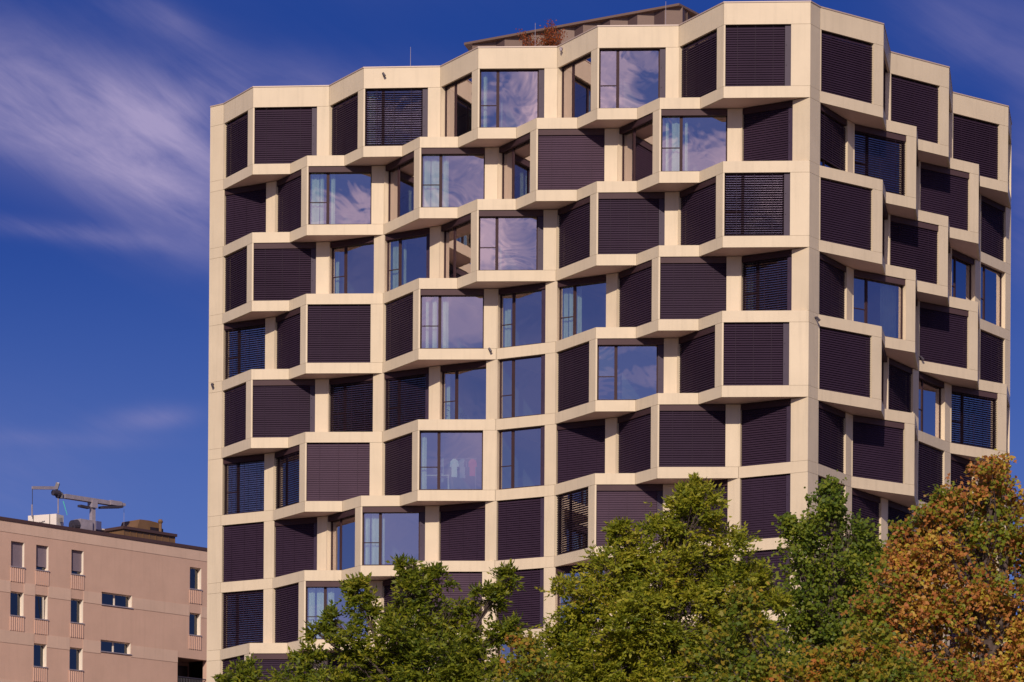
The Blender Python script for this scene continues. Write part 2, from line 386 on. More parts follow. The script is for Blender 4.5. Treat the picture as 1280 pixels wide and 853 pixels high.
# bands, slabs and soffits; index j is the level below floor j
for j in range(len(FL)):
    E_ = ENV[j+1]; z = zl(j)
    if j <= 8: poly_band(E_, z-BANDH, z, 'fascia_panel')
    else:
        b = MB(); I = offset(E_, 0.1)
        for i in range(len(E_)-1): b.prism([E_[i], E_[i+1], I[i+1], I[i]], z-BANDH, z)
        b.build('lower_band', 'cream', tower)
    I = offset(E_, 0.085)
    MB().prism(I+BACK, z-BANDH+0.02, z-0.03).build('floor_slab', 'soffit', tower)
MB().prism(offset(PT[0], 0.2)+BACK, ZROOF-0.75, ZROOF-0.45).build('roof_slab', 'soffit', tower)
# room depth, core and blank rear walls
core = offset([N[k] for k in (0, 2, 4, 6, 8, 10, 12, 14, 16)], 6.0)
MB().prism(core[:-1]+[core[-1], Vector((BACK[0].x-3, BACK[0].y-1)), Vector((BACK[1].x+3, BACK[1].y-1))], 0.2, ZROOF-0.8).build('core_wall', 'interior', tower)
def wall_run(pts, z0, z1, t, name, m):
    for a, b in zip(pts, pts[1:]):
        u = (b-a).normalized(); q = perp(u)
        MB().prism([a, b, b-q*t, a-q*t], z0, z1).build(name, m, tower)
wall_run([N[17], BACK[0], BACK[1], N[-1]], 0.0, ZROOF-0.02, 0.25, 'rear_wall', 'cream')
for k in list(range(1, 10))+list(range(12, 17)):
    a = N[k]; u = ((N[k+1]-N[k-1]).normalized()); q = perp(u); s0 = a-q*0.42; e0 = a-q*6.2
    MB().prism([s0-u*0.09, s0+u*0.09, e0+u*0.09, e0-u*0.09], 0.2, ZROOF-0.8).build('partition_wall', 'interior', tower)

# ------------------------------------------------------------------ windows
def slats(mb, a, u, q, w, z0, z1, pitch, tilt, dep=0.075):
    n_ = int((z1-z0)/pitch); c_, s_ = cos(tilt)*dep/2, sin(tilt)*dep/2; th = 0.006
    for i in range(n_):
        z = z0+(i+0.5)*pitch
        if z+s_ > z1: break
        c = a+u*(w/2)
        cc = (c.x, c.y, z)
        # outer edge hangs low: q points outwards
        mb.box(cc, (u.x*w/2, u.y*w/2, 0), (q.x*c_, q.y*c_, -s_), (q.x*th*s_/dep*2, q.y*th*s_/dep*2, th*c_/dep*2))
def P3(p, z): return (p.x, p.y, z)
RND = random.Random(3)
def dist_line(P, c):
    b = 1e9
    for a, e in zip(P, P[1:]):
        r = e-a; t = max(0, min(1, (c-a).dot(r)/max(1e-9, r.dot(r)))); b = min(b, (a+r*t-c).length)
    return b
def window(p, q_, typ, st, z0, z1, wp, low=False, boxed=True):
    d = q_-p; L = d.length; u = d/L; nrm = perp(u)
    a = p+u*0.075; w = L-0.075-wp
    if w < 0.3: return
    z0 += 0.012; z1 -= 0.012
    fw = 0.06; fd = 0.05
    fa = a-nrm*0.20                                   # outer plane of the frame
    pil = L > 2.9
    vw = 0.25 if typ in ('flatv', 'strv') else 0.0
    gw = w-vw
    fr = MB()
    htop = 0.10 if boxed else 0.0
    def bar(x0, x1, za, zb, d0=0.0, d1=0.07):
        b0 = fa+u*x0; b1 = fa+u*x1
        fr.prism([b0-nrm*d0, b1-nrm*d0, b1-nrm*d1, b0-nrm*d1], za, zb)
    bar(0, fw, z0, z1); bar(gw-fw, gw, z0, z1); bar(fw, gw-fw, z0, z0+fw, .001); bar(fw, gw-fw, z1-fw-htop, z1, .001)
    panes = []
    if low or gw < 0.9: panes = [(fw, gw-fw, z0+fw, z1-fw-htop)]
    else:
        sx = fw+(gw-2*fw)*(0.27 if typ != 'obl' else 0.30)
        bar(sx, sx+0.13, z0+fw, z1-fw-htop, .002)
        if typ not in ('obl', 'ret'):
            zt = z0+(z1-z0)*0.39; bar(fw, sx, zt, zt+0.035, .004, .05)
        panes = [(fw, sx, z0+fw, z1-fw-htop), (sx+.13, gw-fw, z0+fw, z1-fw-htop)]
    W_ = fr.build('window', 'frame', tower)
    bw = {'b': 0}
    # blind housing under the lintel
    b0 = a-nrm*0.045; b1 = a+u*w-nrm*0.045
    top = 0.25 if boxed else 0.0
    if boxed: MB().prism([b0, b1, b1-nrm*0.15, b0-nrm*0.15], z1-top, z1).build('blind_box', 'lintel' if typ.startswith('flat') else 'frame', W_)
    else: top = 0.03
    for (x0, x1, za, zb) in panes:
        g0 = fa+u*(x0-.01)-nrm*.035; g1 = fa+u*(x1+.01)-nrm*.035
        k = MB(); k.prism([g0, g1, g1-nrm*.004, g0-nrm*.004], za-.01, zb+.01)
        # a single sheet is enough for the coated face
        pn = MB(); pn.v = [P3(g0, za-.01), P3(g1, za-.01), P3(g1, zb+.01), P3(g0, zb+.01)]; pn.f = [(0, 1, 2, 3)]
        pn.build('pane', 'glass', W_)
    if vw:
        v0 = a+u*(gw+.004)-nrm*0.10; v1 = a+u*w-nrm*0.10
        vp = MB().prism([v0, v1, v1-nrm*.1, v0-nrm*.1], z0+.002, z1-top-.004)
        for zz in (0.35, 0.68):
            c = v0+u*0.06; zc = z0+(z1-z0)*zz
            vp.box((c.x+nrm.x*.01, c.y+nrm.y*.01, zc), u.to_3d()*.018, nrm.to_3d()*.014, (0, 0, .018))
        vp.build('vent_panel', 'vent', W_)
    s = st[0]
    if low: s = 'B'
    if s in 'BSHTP':
        zb = z0+.01
        if s == 'H': zb = z0+0.42
        pitch, tilt, dep = (0.098, radians(66 if s != 'P' else 72), .104) if s in 'BHP' else (0.098, radians(29 if s == 'S' else 14), .082)
        if s == 'B': tilt += radians(RND.uniform(-6, 4))
        if low: pitch = 0.3; tilt = radians(80)
        sm = MB()
        if low:
            c0 = a-nrm*.10; c1 = a+u*gw-nrm*.10; sm.prism([c0, c1, c1-nrm*.02, c0-nrm*.02], zb, z1-top)
        else:
            slats(sm, a-nrm*0.115+u*0.012, u, nrm, gw-0.024, zb, z1-top+.01, pitch, tilt, dep)
            for t in ((0.2, 0.5, 0.8) if gw > 1.8 else (0.3, 0.7)):
                c = a+u*gw*t-nrm*0.072
                sm.prism([c, c+u*.014, c+u*.014-nrm*.006, c-nrm*.006], zb, z1-top)
            c0 = a-nrm*.09+u*.012; c1 = a+u*(gw-.012)-nrm*.09; sm.prism([c0, c1, c1-nrm*.05, c0-nrm*.05], zb-.005, zb+.035)
        sm.build('blind', 'blind_pale' if s == 'P' else 'blind', W_)
    if s in 'GST' or s == 'H':
        # curtains behind the glass
        opt = st[1:] or RND.choice(['', '', 'l'])
        spans = {'': [], 'l': [(0.04, 0.14)], 'c': [(0.05, 0.12), (0.16, 0.26), (0.335, 0.39)], 'p': [(0.03, 0.13)], 'r': [(0.62, 0.93)], 'd': [], 'k': [(0.02, .1)]}[opt]
        if typ == 'obl' and s == 'G': spans = []
        for (t0, t1) in spans:
            t0 = max(.02, t0+RND.uniform(-.02, .03)); t1 = min(.97, t1+RND.uniform(-.03, .05))
            cm = MB(); k0 = len(cm.v); nseg = max(6, int((t1-t0)*gw/0.045))
            for i in range(nseg+1):
                x_ = (t0+(t1-t0)*i/nseg)*gw; dd = 0.42+RND.uniform(.02, .05)*sin(i*1.3+RND.uniform(-.5, .5))+0.02*sin(i*0.37)
                c = a+u*x_-nrm*dd
                cm.v += [P3(c, z0+.02), P3(c+u*0.03*sin(i), (z0+z1)/2), P3(c, z1-.05)]
            for i in range(nseg):
                for j_ in (0, 1): cm.f.append((3*i+j_, 3*i+3+j_, 3*i+4+j_, 3*i+1+j_))
            cm.build('curtain', 'curtain', W_, smooth=True)
        if opt == 'd':
            c0 = a+u*.06-nrm*.33; c1 = a+u*gw*.27-nrm*.33; MB().prism([c0, c1, c1-nrm*.03, c0-nrm*.03], z0+1.0, z1-.15).build('dark_screen', 'bolt', W_)
    return W_

for j, ch in enumerate(CH):
    z0 = zl(j); z1 = (zl(j-1)-BANDH) if j else ZROOF-0.95
    low = j > 8
    for i, (p, q, typ, st) in enumerate(ch):
        d = q-p; L = d.length; u = d/L; nr = perp(u)
        if typ == 'solid': wp = L
        elif typ.startswith('flat'): wp = 0.55
        elif typ.startswith('str'): wp = L*0.17
        elif typ == 'obl': wp = 0.52
        else: wp = 0.10
        if q is N[10]: wp = 0.80 if L > 3.4 else 0.80
        last = i == len(ch)-1
        # post: runs back from q along this face, and a narrow flange on the next face
        A = p+u*0.001 if typ == 'solid' else q-u*wp
        if last: fl = None
        else:
            v = (ch[i+1][1]-ch[i+1][0]).normalized(); nv = perp(v); fl = 0.07 if ch[i+1][2] != 'solid' else 0.0
        t = 0.26
        if last: poly = [A, q, q-nr*t, A-nr*t]
        elif typ == 'solid' and fl is None: poly = [A, q, q-nr*t, A-nr*t]
        else:
            s2 = nr+nv; Qi = q-s2*(t/max(0.5, s2.dot(nr))) if s2.length > .3 else q-nr*t
            if fl > 0: poly = [A, q, q+v*fl, q+v*fl-nv*t, Qi, A-nr*t]
            else: poly = [A, q-u*.003, Qi, A-nr*t]
            if (Qi-q).length > 0.8: Qi = q-nr*t; poly = [A, q, q+v*fl, q+v*fl-nv*.1, A-nr*t] if fl else [A, q, Qi, A-nr*t]
        poly = [pp-(nr if not last else nr)*0.003 for pp in poly]
        MB().prism(poly, z0+0.010, z1-0.010).build('post_panel', 'cream', tower)
        if typ != 'solid': window(p, q, typ, st or 'B', z0, z1, wp, low, any(dist_line(ENV[j], p.lerp(q, t)) > .12 for t in (.1, .3, .5, .7, .9)))

# small brackets and lamps fixed to the cladding
def hit_wall(px, py, P, eps=0.0):
    d = ray(px, py); best = None
    for a, b in zip(P, P[1:]):
        r = b-a; den = d.x*r.y-d.y*r.x
        if abs(den) < 1e-9: continue
        t = (a.x*r.y-a.y*r.x)/den; s_ = (a.x*d.y-a.y*d.x)/den
        if 0 <= s_ <= 1 and t > 0 and (best is None or t < best[0]): best = (t, perp(r.normalized()))
    return Vector((d.x*best[0], d.y*best[0], ZC+d.z*best[0])), best[1].to_3d()
for px, py, lv in ((480, 94, 0), (704, 62, 0), (267.5, 482, 4), (612.5, 438, 4), (1019, 399, 4), (1149, 448, 5)):
    c, q = hit_wall(px, py, ENV[lv])
    lm = MB().tube([c+Vector((-.04, 0, .05)), c+q*.12+Vector((-.02, 0, .05))], [.05, .045], 8).tube([c+q*.12+Vector((-.03, 0, .05)), c+q*.15+Vector((.05, 0, -.09))], [.045, .06], 8)
    lm.build('wall_lamp', 'dark_steel' if px != 704 else 'steel', tower)
# lightning rods on the parapet
for px, y0, y1 in ((512, 84, 59), (668.5, 58, 29), (832, 31, 2)):
    b, q = hit_wall(px, y0, PT[0]); b = b-q*.35
    top = ZC+ray(px, y1).z*(b.y/ray(px, y1).y)
    MB().tube([(b.x, b.y, ZROOF-.5), (b.x, b.y, top)], [.016, .010], 6).build('lightning_rod', 'steel', tower)

# ------------------------------------------------------------------ penthouse on the roof
ZP = 47.0
def roof_y(x_): return 53.5-(x_-580)*(49.5/268)
bx = [590, 617.2, 630.5, 650, 664, 680, 700.8, 715.3, 728.6, 748, 762.5, 782, 796.5, 815, 830.5, 850.5]
line = [at_z(x_, roof_y(x_)+1, ZP) for x_ in bx]
base_u = (line[-1]-line[0]).normalized(); bq = perp(base_u)
zz = []
for i, p in enumerate(line): zz.append(p-bq*(0.02 if i % 2 == 0 else 0.20))     # folded sheet wall
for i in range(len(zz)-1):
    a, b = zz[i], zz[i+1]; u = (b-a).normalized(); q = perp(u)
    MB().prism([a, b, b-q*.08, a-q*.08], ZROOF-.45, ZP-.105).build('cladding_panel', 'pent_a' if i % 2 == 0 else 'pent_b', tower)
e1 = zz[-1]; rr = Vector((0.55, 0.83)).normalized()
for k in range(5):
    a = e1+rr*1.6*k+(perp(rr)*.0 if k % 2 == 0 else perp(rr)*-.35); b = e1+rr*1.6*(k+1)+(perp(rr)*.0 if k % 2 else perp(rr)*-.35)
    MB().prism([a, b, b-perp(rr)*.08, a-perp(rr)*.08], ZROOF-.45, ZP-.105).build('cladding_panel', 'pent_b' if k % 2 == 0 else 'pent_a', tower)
ra = at_z(580, 53.5, ZP); rb = at_z(849, 4.0, ZP); rc = at_z(870, 15, ZP)
rd = rb+(rc-rb)*3.0
rp = [ra, rb, rd, Vector((rd.x-4, rd.y+3)), Vector((ra.x+1.5, ra.y+6.5))]
MB().prism(rp, ZP-.10, ZP).build('penthouse_roof', 'pent_a', tower)
MB().prism([p-bq*.5 for p in (zz[0], zz[-1])]+[rd-Vector((2.5, 0)), Vector((ra.x+3, ra.y+5))], ZROOF-.45, ZP-.2).build('penthouse_core', 'pent_b', tower)

# ------------------------------------------------------------------ things inside rooms
def on_chain(j, i, t, depth):
    p, q = CH[j][i][0], CH[j][i][1]; u = (q-p).normalized(); return p+(q-p)*t-perp(u)*depth, u, perp(u)
# drying rack with clothes, floor index 5, flat side of the second bay
jF = 5; iF = [i for i, c in enumerate(CH[jF]) if c[3] == 'Gk'][0]
c, u, q = on_chain(jF, iF, .58, .95); zf = zl(jF)
rk = empty('clothes_rack', (c.x, c.y, zf)); tag(rk, 'metal clothes rack standing behind the glass of the middle window', 'clothes rack')
u3 = u.to_3d()
for s_ in (-1, 1):
    b = Vector((c.x, c.y, zf))+u3*.52*s_
    MB().tube([b, b+Vector((0, 0, 1.55))], [.014, .014], 6).build('upright', 'steel', rk)
    MB().beam(b-q.to_3d()*.22, b+q.to_3d()*.22, .03, .03).build('foot', 'steel', rk)
MB().tube([Vector((c.x, c.y, zf+1.55))-u3*.58, Vector((c.x, c.y, zf+1.55))+u3*.58], [.014, .014], 6).build('rail', 'steel', rk)
def garment(t, m, lab, w=.17, h=.75, name='shirt'):
    o3 = Vector((c.x, c.y, zf+1.53))+u3*t
    g = MB(); prof = [(-w*.35, 0), (-w, -.10), (-w*1.15, -.34), (-w*.8, -.36), (-w*.72, -.22), (-w*.75, -h), (w*.75, -h), (w*.72, -.22), (w*.8, -.36), (w*1.15, -.34), (w, -.10), (w*.35, 0)]
    k = len(prof); q3 = q.to_3d()
    for s_ in (.04, -.04):
        for x_, z_ in prof: g.v.append(tuple(o3+u3*x_+q3*(s_+.015*sin(x_*40))+Vector((0, 0, z_))))
    g.f = [tuple(range(k)), tuple(reversed(range(k, 2*k)))]+[(i, k+i, k+(i+1) % k, (i+1) % k) for i in range(k)]
    tag(g.build(name, m), lab, name, 'clothes hanging on the rack')
garment(.38, 'red_cloth', 'bright red shirt hanging at the right end of the indoor clothes rack')
garment(-.06, 'grey_cloth', 'grey shirt hanging in the middle of the indoor clothes rack', h=.85)
garment(-.42, 'white_cloth', 'white shirt hanging at the left end of the indoor clothes rack', h=.8)
garment(.15, 'dark_cloth', 'short navy shirt hanging beside the red shirt on the rack', w=.13, h=.7)
# desk with screen left of the rack
c2, u2, q2 = on_chain(jF, iF, .22, .75); d3 = u2.to_3d(); q3 = q2.to_3d()
dk = empty('desk', (c2.x, c2.y, zf)); tag(dk, 'white desk behind the glass left of the clothes rack', 'desk')
B3 = Vector((c2.x, c2.y, zf))
MB().box(B3+Vector((0, 0, .73)), d3*.62, q3*.3, (0, 0, .02)).build('desktop', 'white', dk)
for sx in (-1, 1):
    for sy in (-1, 1): MB().box(B3+d3*.57*sx+q3*.25*sy+Vector((0, 0, .355)), d3*.02, q3*.02, (0, 0, .355)).build('leg', 'white', dk)
mo = empty('monitor', tuple(B3+d3*.1+Vector((0, 0, .75)))); tag(mo, 'small dark monitor standing on the white desk indoors', 'monitor')
MB().box(B3+d3*.1+Vector((0, 0, 1.02)), d3*.2, q3*.015, (0, 0, .14)).build('screen', 'bolt', mo)
MB().box(B3+d3*.1+Vector((0, 0, .82)), d3*.02, q3*.02, (0, 0, .07)).build('stand', 'bolt', mo)
MB().box(B3+d3*.1+Vector((0, 0, .76)), d3*.1, q3*.08, (0, 0, .01)).build('foot', 'bolt', mo)

# hanging lamp and houseplants in two rooms of the fifth storey from the top
jE = 4
c4, u4, q4 = on_chain(jE, [i for i, c in enumerate(CH[jE]) if c[0] is N[5]][0], .66, 1.1); zt4 = zl(jE-1)-BANDH
la = empty('pendant_lamp', (c4.x, c4.y, zt4)); tag(la, 'square white pendant lamp hanging from the ceiling behind a middle window', 'lamp')
MB().tube([(c4.x, c4.y, zt4), (c4.x, c4.y, zt4-.75)], [.008, .008], 5).build('cord', 'dark_steel', la)
lw_ = MB().prism([Vector((c4.x-.17, c4.y-.17)), Vector((c4.x+.17, c4.y-.17)), Vector((c4.x+.17, c4.y+.17)), Vector((c4.x-.17, c4.y+.17))], zt4-1.05, zt4-.75); lw_.build('lamp_shade', 'white_cloth', la)
rgp = random.Random(9)
for t, lab, hh in ((.12, 'leafy houseplant in a white pot in the left corner of a room window', .75), (.30, 'low houseplant in a white pot beside the leafier one', .4)):
    c5, u5, q5 = on_chain(jE, [i for i, c in enumerate(CH[jE]) if c[0] is N[4]][0], t, .6); zf5 = zl(jE)
    pl = empty('houseplant', (c5.x, c5.y, zf5)); tag(pl, lab, 'plant')
    MB().tube([(c5.x, c5.y, zf5), (c5.x, c5.y, zf5+.28)], [.10, .15], 12).build('pot', 'white', pl)
    lf = MB()
    for k in range(34):
        an = rgp.uniform(0, 2*pi); el_ = rgp.uniform(.3, 1.4); ln = rgp.uniform(.25, .5)*hh+.12
        b = Vector((c5.x, c5.y, zf5+.28+rgp.uniform(0, hh*.5))); d = Vector((cos(an)*cos(el_), sin(an)*cos(el_), sin(el_))); sd = d.cross(Vector((0, 0, 1))).normalized()*.035
        kk = len(lf.v); lf.v += [tuple(b), tuple(b+d*ln*.5+sd), tuple(b+d*ln-Vector((0, 0, .06))), tuple(b+d*ln*.5-sd)]; lf.f.append((kk, kk+1, kk+2, kk+3))
    lf.build('leaves', 'leaf_deep', pl)

# ------------------------------------------------------------------ the pink apartment house on the left
ZH = ZC+27.8
Pa = at_z(-60, 640.5, ZH); Pb = at_z(257, 688.5, ZH); hu = (Pb-Pa).normalized(); hq = perp(hu)
Pa = Pa-hu*12; Pe = Pb+hu*7
def wall_uz(px, py):
    d = ray(px, py); den = d.x*hq.x+d.y*hq.y; t = (Pa.x*hq.x+Pa.y*hq.y)/den
    return (Vector((d.x*t, d.y*t))-Pa).dot(hu), ZC+d.z*t
house = empty('apartment_house', tuple(Pa.to_3d())); tag(house, 'low pink rendered apartment house with pale bands and small windows left of the tower', 'building')
Lh = (Pe-Pa).length
wins = []   # (u0, u1, z0, z1, kind)
for (x0, x1, yt, yb, kind) in ((13.9, 30.8, 676.3, 708, 'shut'), (45.3, 61, 681, 712.4, 'part'), (89.4, 104.8, 687, 717.6, 'part'), (237.4, 251.9, 708.7, 736, 'half'),
        (13, 29.9, 739, 769.2, 'open'), (43.8, 60, 743, 773.5, 'tilt'), (88.5, 104.2, 748, 778, 'open'), (236.7, 251.2, 765.7, 793.5, 'open'),
        (42.2, 58.6, 804, 833, 'open'), (87, 103.6, 809, 837, 'open'),
        (127, 165.2, 739.8, 755.6, 'wide'), (125.8, 163.6, 799.6, 814.2, 'wide'), (222, 259, 821.5, 860, 'balc')):
    u0, z1 = wall_uz(x0, yt); _, z0 = wall_uz(x0, yb); u1, _ = wall_uz(x1, yt+.15*(x1-x0)); wins.append([u0, u1, z0, z1, kind])
# repeat of the same windows on the two storeys below the frame and the bay beyond the left edge
fh = 2.8
# wall as a grid of cells with the openings left out
us = sorted(set([0, Lh]+[w[0] for w in wins]+[w[1] for w in wins])); zs = sorted(set([0, ZH-.02]+[w[2] for w in wins]+[w[3] for w in wins]))
def hp(u, d=0.0): p = Pa+hu*u+hq*d; return p
wl = MB()
for i in range(len(us)-1):
    run = None
    for k in range(len(zs)-1):
        um, zm = (us[i]+us[i+1])/2, (zs[k]+zs[k+1])/2
        inside = any(w[0] < um < w[1] and w[2] < zm < w[3] for w in wins)
        if not inside:
            if run is None: run = zs[k]
        if (inside or k == len(zs)-2) and run is not None:
            top = zs[k] if inside else zs[k+1]
            wl.prism([hp(us[i]), hp(us[i+1]), hp(us[i+1], -.38), hp(us[i], -.38)], run, top); run = None
wl.build('wall', 'render', house)
for du, name in ((0, 'side_wall'), (Lh-.3, 'side_wall')):
    MB().prism([hp(du, -.381), hp(du+.3, -.381), hp(du+.3, -12), hp(du, -12)], 0, ZH-.05).build(name, 'render', house)
MB().prism([hp(0, -12), hp(Lh, -12), hp(Lh, -12.3), hp(0, -12.3)], 0, ZH-.05).build('rear_wall', 'render', house)
MB().prism([hp(.32, -.40), hp(Lh-.32, -.40), hp(Lh-.32, -11.9), hp(.32, -11.9)], ZH-.6, ZH-.3).build('roof', 'roof_edge', house)
MB().prism([hp(-.05, .07), hp(Lh+.05, .07), hp(Lh+.05, -.45), hp(-.05, -.45)], ZH-.02, ZH+.16).build('roof_edge', 'roof_edge', house)
# pale bands
_, b1t = wall_uz(0, 724.7); _, b1b = wall_uz(0, 739.3); _, b2t = wall_uz(0, 787); _, b2b = wall_uz(0, 802.5); _, b3t = wall_uz(0, 849)
_, bt = wall_uz(0, 664)
def band(z0_, z1_, name):
    cuts = sorted([(w[0], w[1]) for w in wins if w[2] < z1_ and w[3] > z0_]); u_ = 0
    for c0, c1 in cuts+[(Lh, Lh)]:
        if c0-u_ > .03: MB().prism([hp(u_, .02), hp(c0, .02), hp(c0, -.01), hp(u_, -.01)], z0_, z1_).build(name, 'band', house)
        u_ = c1
band(bt, ZH-.025, 'parapet_band'); band(b1b, b1t, 'storey_band'); band(b2b, b2t, 'storey_band'); band(b3t-.7, b3t, 'storey_band')
for k in range(1, 5): MB().prism([hp(0, .02), hp(Lh, .02), hp(Lh, -.01), hp(0, -.01)], b3t-.7-fh*k, b3t-fh*k).build('storey_band', 'band', house)
for (u0, u1, z0, z1, kind) in wins:
    w = u1-u0; h = z1-z0
    if kind == 'balc':
        rb_ = MB(); rb_.prism([hp(u0, -1.6), hp(u1, -1.6), hp(u1, -1.7), hp(u0, -1.7)], z0, z1).prism([hp(u0-.1, -.385), hp(u0, -.385), hp(u0, -1.7), hp(u0-.1, -1.7)], z0, z1)
        rb_.prism([hp(u0, -.385), hp(u1, -.385), hp(u1, -1.7), hp(u0, -1.7)], z1, z1+.1).prism([hp(u0, -.385), hp(u1, -.385), hp(u1, -1.7), hp(u0, -1.7)], z0-.1, z0)
        lo = rb_.build('loggia', 'balcony', house)
        _, zr = wall_uz(222, 846); rl = MB()
        for t in range(int(w/.12)): rl.box(hp(u0+.06+t*.12, -.12).to_3d()+Vector((0, 0, (zr+z0)/2)), (.012, 0, 0), (0, .012, 0), (0, 0, (zr-z0)/2))
        rl.prism([hp(u0, -.08), hp(u1, -.08), hp(u1, -.14), hp(u0, -.14)], zr, zr+.05); rl.build('railing', 'dark_steel', lo)
        MB().prism([hp(u0+w*.58, -1.55), hp(u1-.15, -1.55), hp(u1-.15, -1.59), hp(u0+w*.58, -1.59)], z0, z1-.25).build('loggia_door', 'bolt', lo)
        continue
    f = MB()
    def fb(a0, a1, c0, c1, d0=-.24, d1=-.30): f.prism([hp(a0, d0), hp(a1, d0), hp(a1, d1), hp(a0, d1)], c0, c1)
    e = .055
    fb(u0, u0+e, z0, z1); fb(u1-e, u1, z0, z1); fb(u0+e, u1-e, z0, z0+e, -.241); fb(u0+e, u1-e, z1-e, z1, -.241)
    if kind == 'wide': fb((u0+u1)/2-.05, (u0+u1)/2+.05, z0+e, z1-e, -.242)
    fo = f.build('window', 'jamb', house)
    # white reveals: jamb on the right side, facing left
    MB().prism([hp(u1-.035, -.012), hp(u1-.004, -.012), hp(u1-.004, -.24), hp(u1-.035, -.24)], z0+.05, z1-.01).build('reveal', 'jamb', fo)
    MB().prism([hp(u0-.04, .06), hp(u1+.04, .06), hp(u1+.04, -.238), hp(u0-.04, -.238)], z0-.035, z0+.02).build('sill', 'steel', fo)
    pn = MB(); pn.v = [P3(hp(u0+e, -.27), z0+e), P3(hp(u1-e, -.27), z0+e), P3(hp(u1-e, -.27), z1-e), P3(hp(u0+e, -.27), z1-e)]; pn.f = [(0, 1, 2, 3)]; pn.build('pane', 'old_glass', fo)
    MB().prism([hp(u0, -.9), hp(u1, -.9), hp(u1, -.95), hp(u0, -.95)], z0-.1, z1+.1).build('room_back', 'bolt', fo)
    sh = {'shut': 1.0, 'part': .86, 'half': .0}.get(kind)
    if sh:
        sm = MB(); zb = z1-(z1-z0-.03)*sh; k = 0
        while zb+k*.055 < z1-.01:
            sm.prism([hp(u0+.02, -.15), hp(u1-.04, -.15), hp(u1-.04, -.165), hp(u0+.02, -.165)], zb+k*.055+.004, min(zb+k*.055+.05, z1)); k += 1
        sm.prism([hp(u0+.02, -.158), hp(u1-.04, -.158), hp(u1-.04, -.175), hp(u0+.02, -.175)], zb, z1); sm.build('roller_shutter', 'shutter', fo)
    if kind == 'half':
        MB().prism([hp(u0+.06, -.33), hp(u1-.08, -.33), hp(u1-.08, -.34), hp(u0+.06, -.34)], z0+.05, z0+h*.48).build('net_curtain', 'shutter', fo)
    if kind == 'tilt':
        MB().beam(hp(u1-.20, -.16).to_3d()+Vector((0, 0, z0+.06)), hp(u1-.30, -.05).to_3d()+Vector((0, 0, z1-.1)), .05, .05).build('open_sash', 'jamb', fo)
    if kind != 'wide':
        rb_ = MB()
        nr_ = 6
        rb_.prism([hp(u0-.02, .012), hp(u1-.02, .012), hp(u1-.02, -.01), hp(u0-.02, -.01)], z0-.82, z0-.06)
        for t in range(nr_+1):
            uu = u0+(w-.04)*t/nr_; rb_.prism([hp(uu-.025, .05), hp(uu+.025, .05), hp(uu+.025, .012), hp(uu-.025, .012)], z0-.82, z0-.06)
        rb_.build('ribbed_grille', 'ribs', fo)
# rooftop metal box with hood
def hz(px, py, back): # point at height of the photo spot, standing `back` metres behind the wall
    d = ray(px, py); o = Pa-hq*back; den = d.x*hq.x+d.y*hq.y; t = (o.x*hq.x+o.y*hq.y)/den
    return Vector((d.x*t, d.y*t, ZC+d.z*t))
tl = hz(154.5, 661.5, 1.5); tr = hz(218, 672.5, 1.5); ztop = tl.z
pa, pb = V2(tl), V2(tr)
rbx = MB().prism([pa, pb, pb-hq*3.4, pa-hq*3.4], ZH-.3, ztop).build('roof_box', 'copper', house)
for t in np.linspace(0, 1, 9):
    p = pa+(pb-pa)*float(t); MB().prism([p+hu*.0+hq*.03, p+hu*.04+hq*.03, p+hu*.04-hq*.01, p-hq*.01], ZH-.2, ztop-.02).build('seam', 'copper', rbx)
for t in (0.33, 0.66):
    p = pa-hq*3.4*t-hu*.03; MB().prism([p, p+hu*.04, p+hu*.04-hq*.04, p-hq*.04], ZH-.2, ztop-.02).build('seam', 'copper', rbx)
MB().prism([pa-hu*.12+hq*.12, pb+hu*.12+hq*.12, pb+hu*.12-hq*3.5, pa-hu*.12-hq*3.5], ztop, ztop+.16).build('lid', 'roof_edge', rbx)
h0 = hz(172, 660, 3.0); h1 = hz(201, 664, 3.0); ha, hb = V2(h0), V2(h1); zt = hz(185, 651.5, 3).z
hood = MB(); prof = [(-.15, ztop+.1), (-.22, zt-.45), (.0, zt-.02), (.9, zt), (1.75, zt-.05), (2.0, zt-.32), (1.6, ztop+.1)]
d_ = (hb-ha).normalized(); kk = len(prof); k = hood.v
for off in (0.2, -1.4):
    for x_, z_ in prof: p = ha+d_*x_*.8+hq*off; hood.v.append((p.x, p.y, z_))
hood.f = [tuple(range(kk)), tuple(reversed(range(kk, 2*kk)))]+[(i, kk+i, kk+(i+1) % kk, (i+1) % kk) for i in range(kk)]
hd = hood.build('exhaust_hood', 'copper', rbx)
g0 = ha+d_*.78+hq*.24; g1 = ha+d_*1.75+hq*.24
MB().prism([g0, g1, g1-hq*.05, g0-hq*.05], ztop+.18, ztop+.62).build('hood_opening', 'bolt', hd)
fp = hz(200.5, 655, 2.6); MB().tube([(fp.x, fp.y, ztop), (fp.x, fp.y, fp.z), (fp.x, fp.y, fp.z+.12), (fp.x, fp.y, fp.z+.25)], [.09, .09, .16, .10], 10).build('flue', 'copper', rbx)

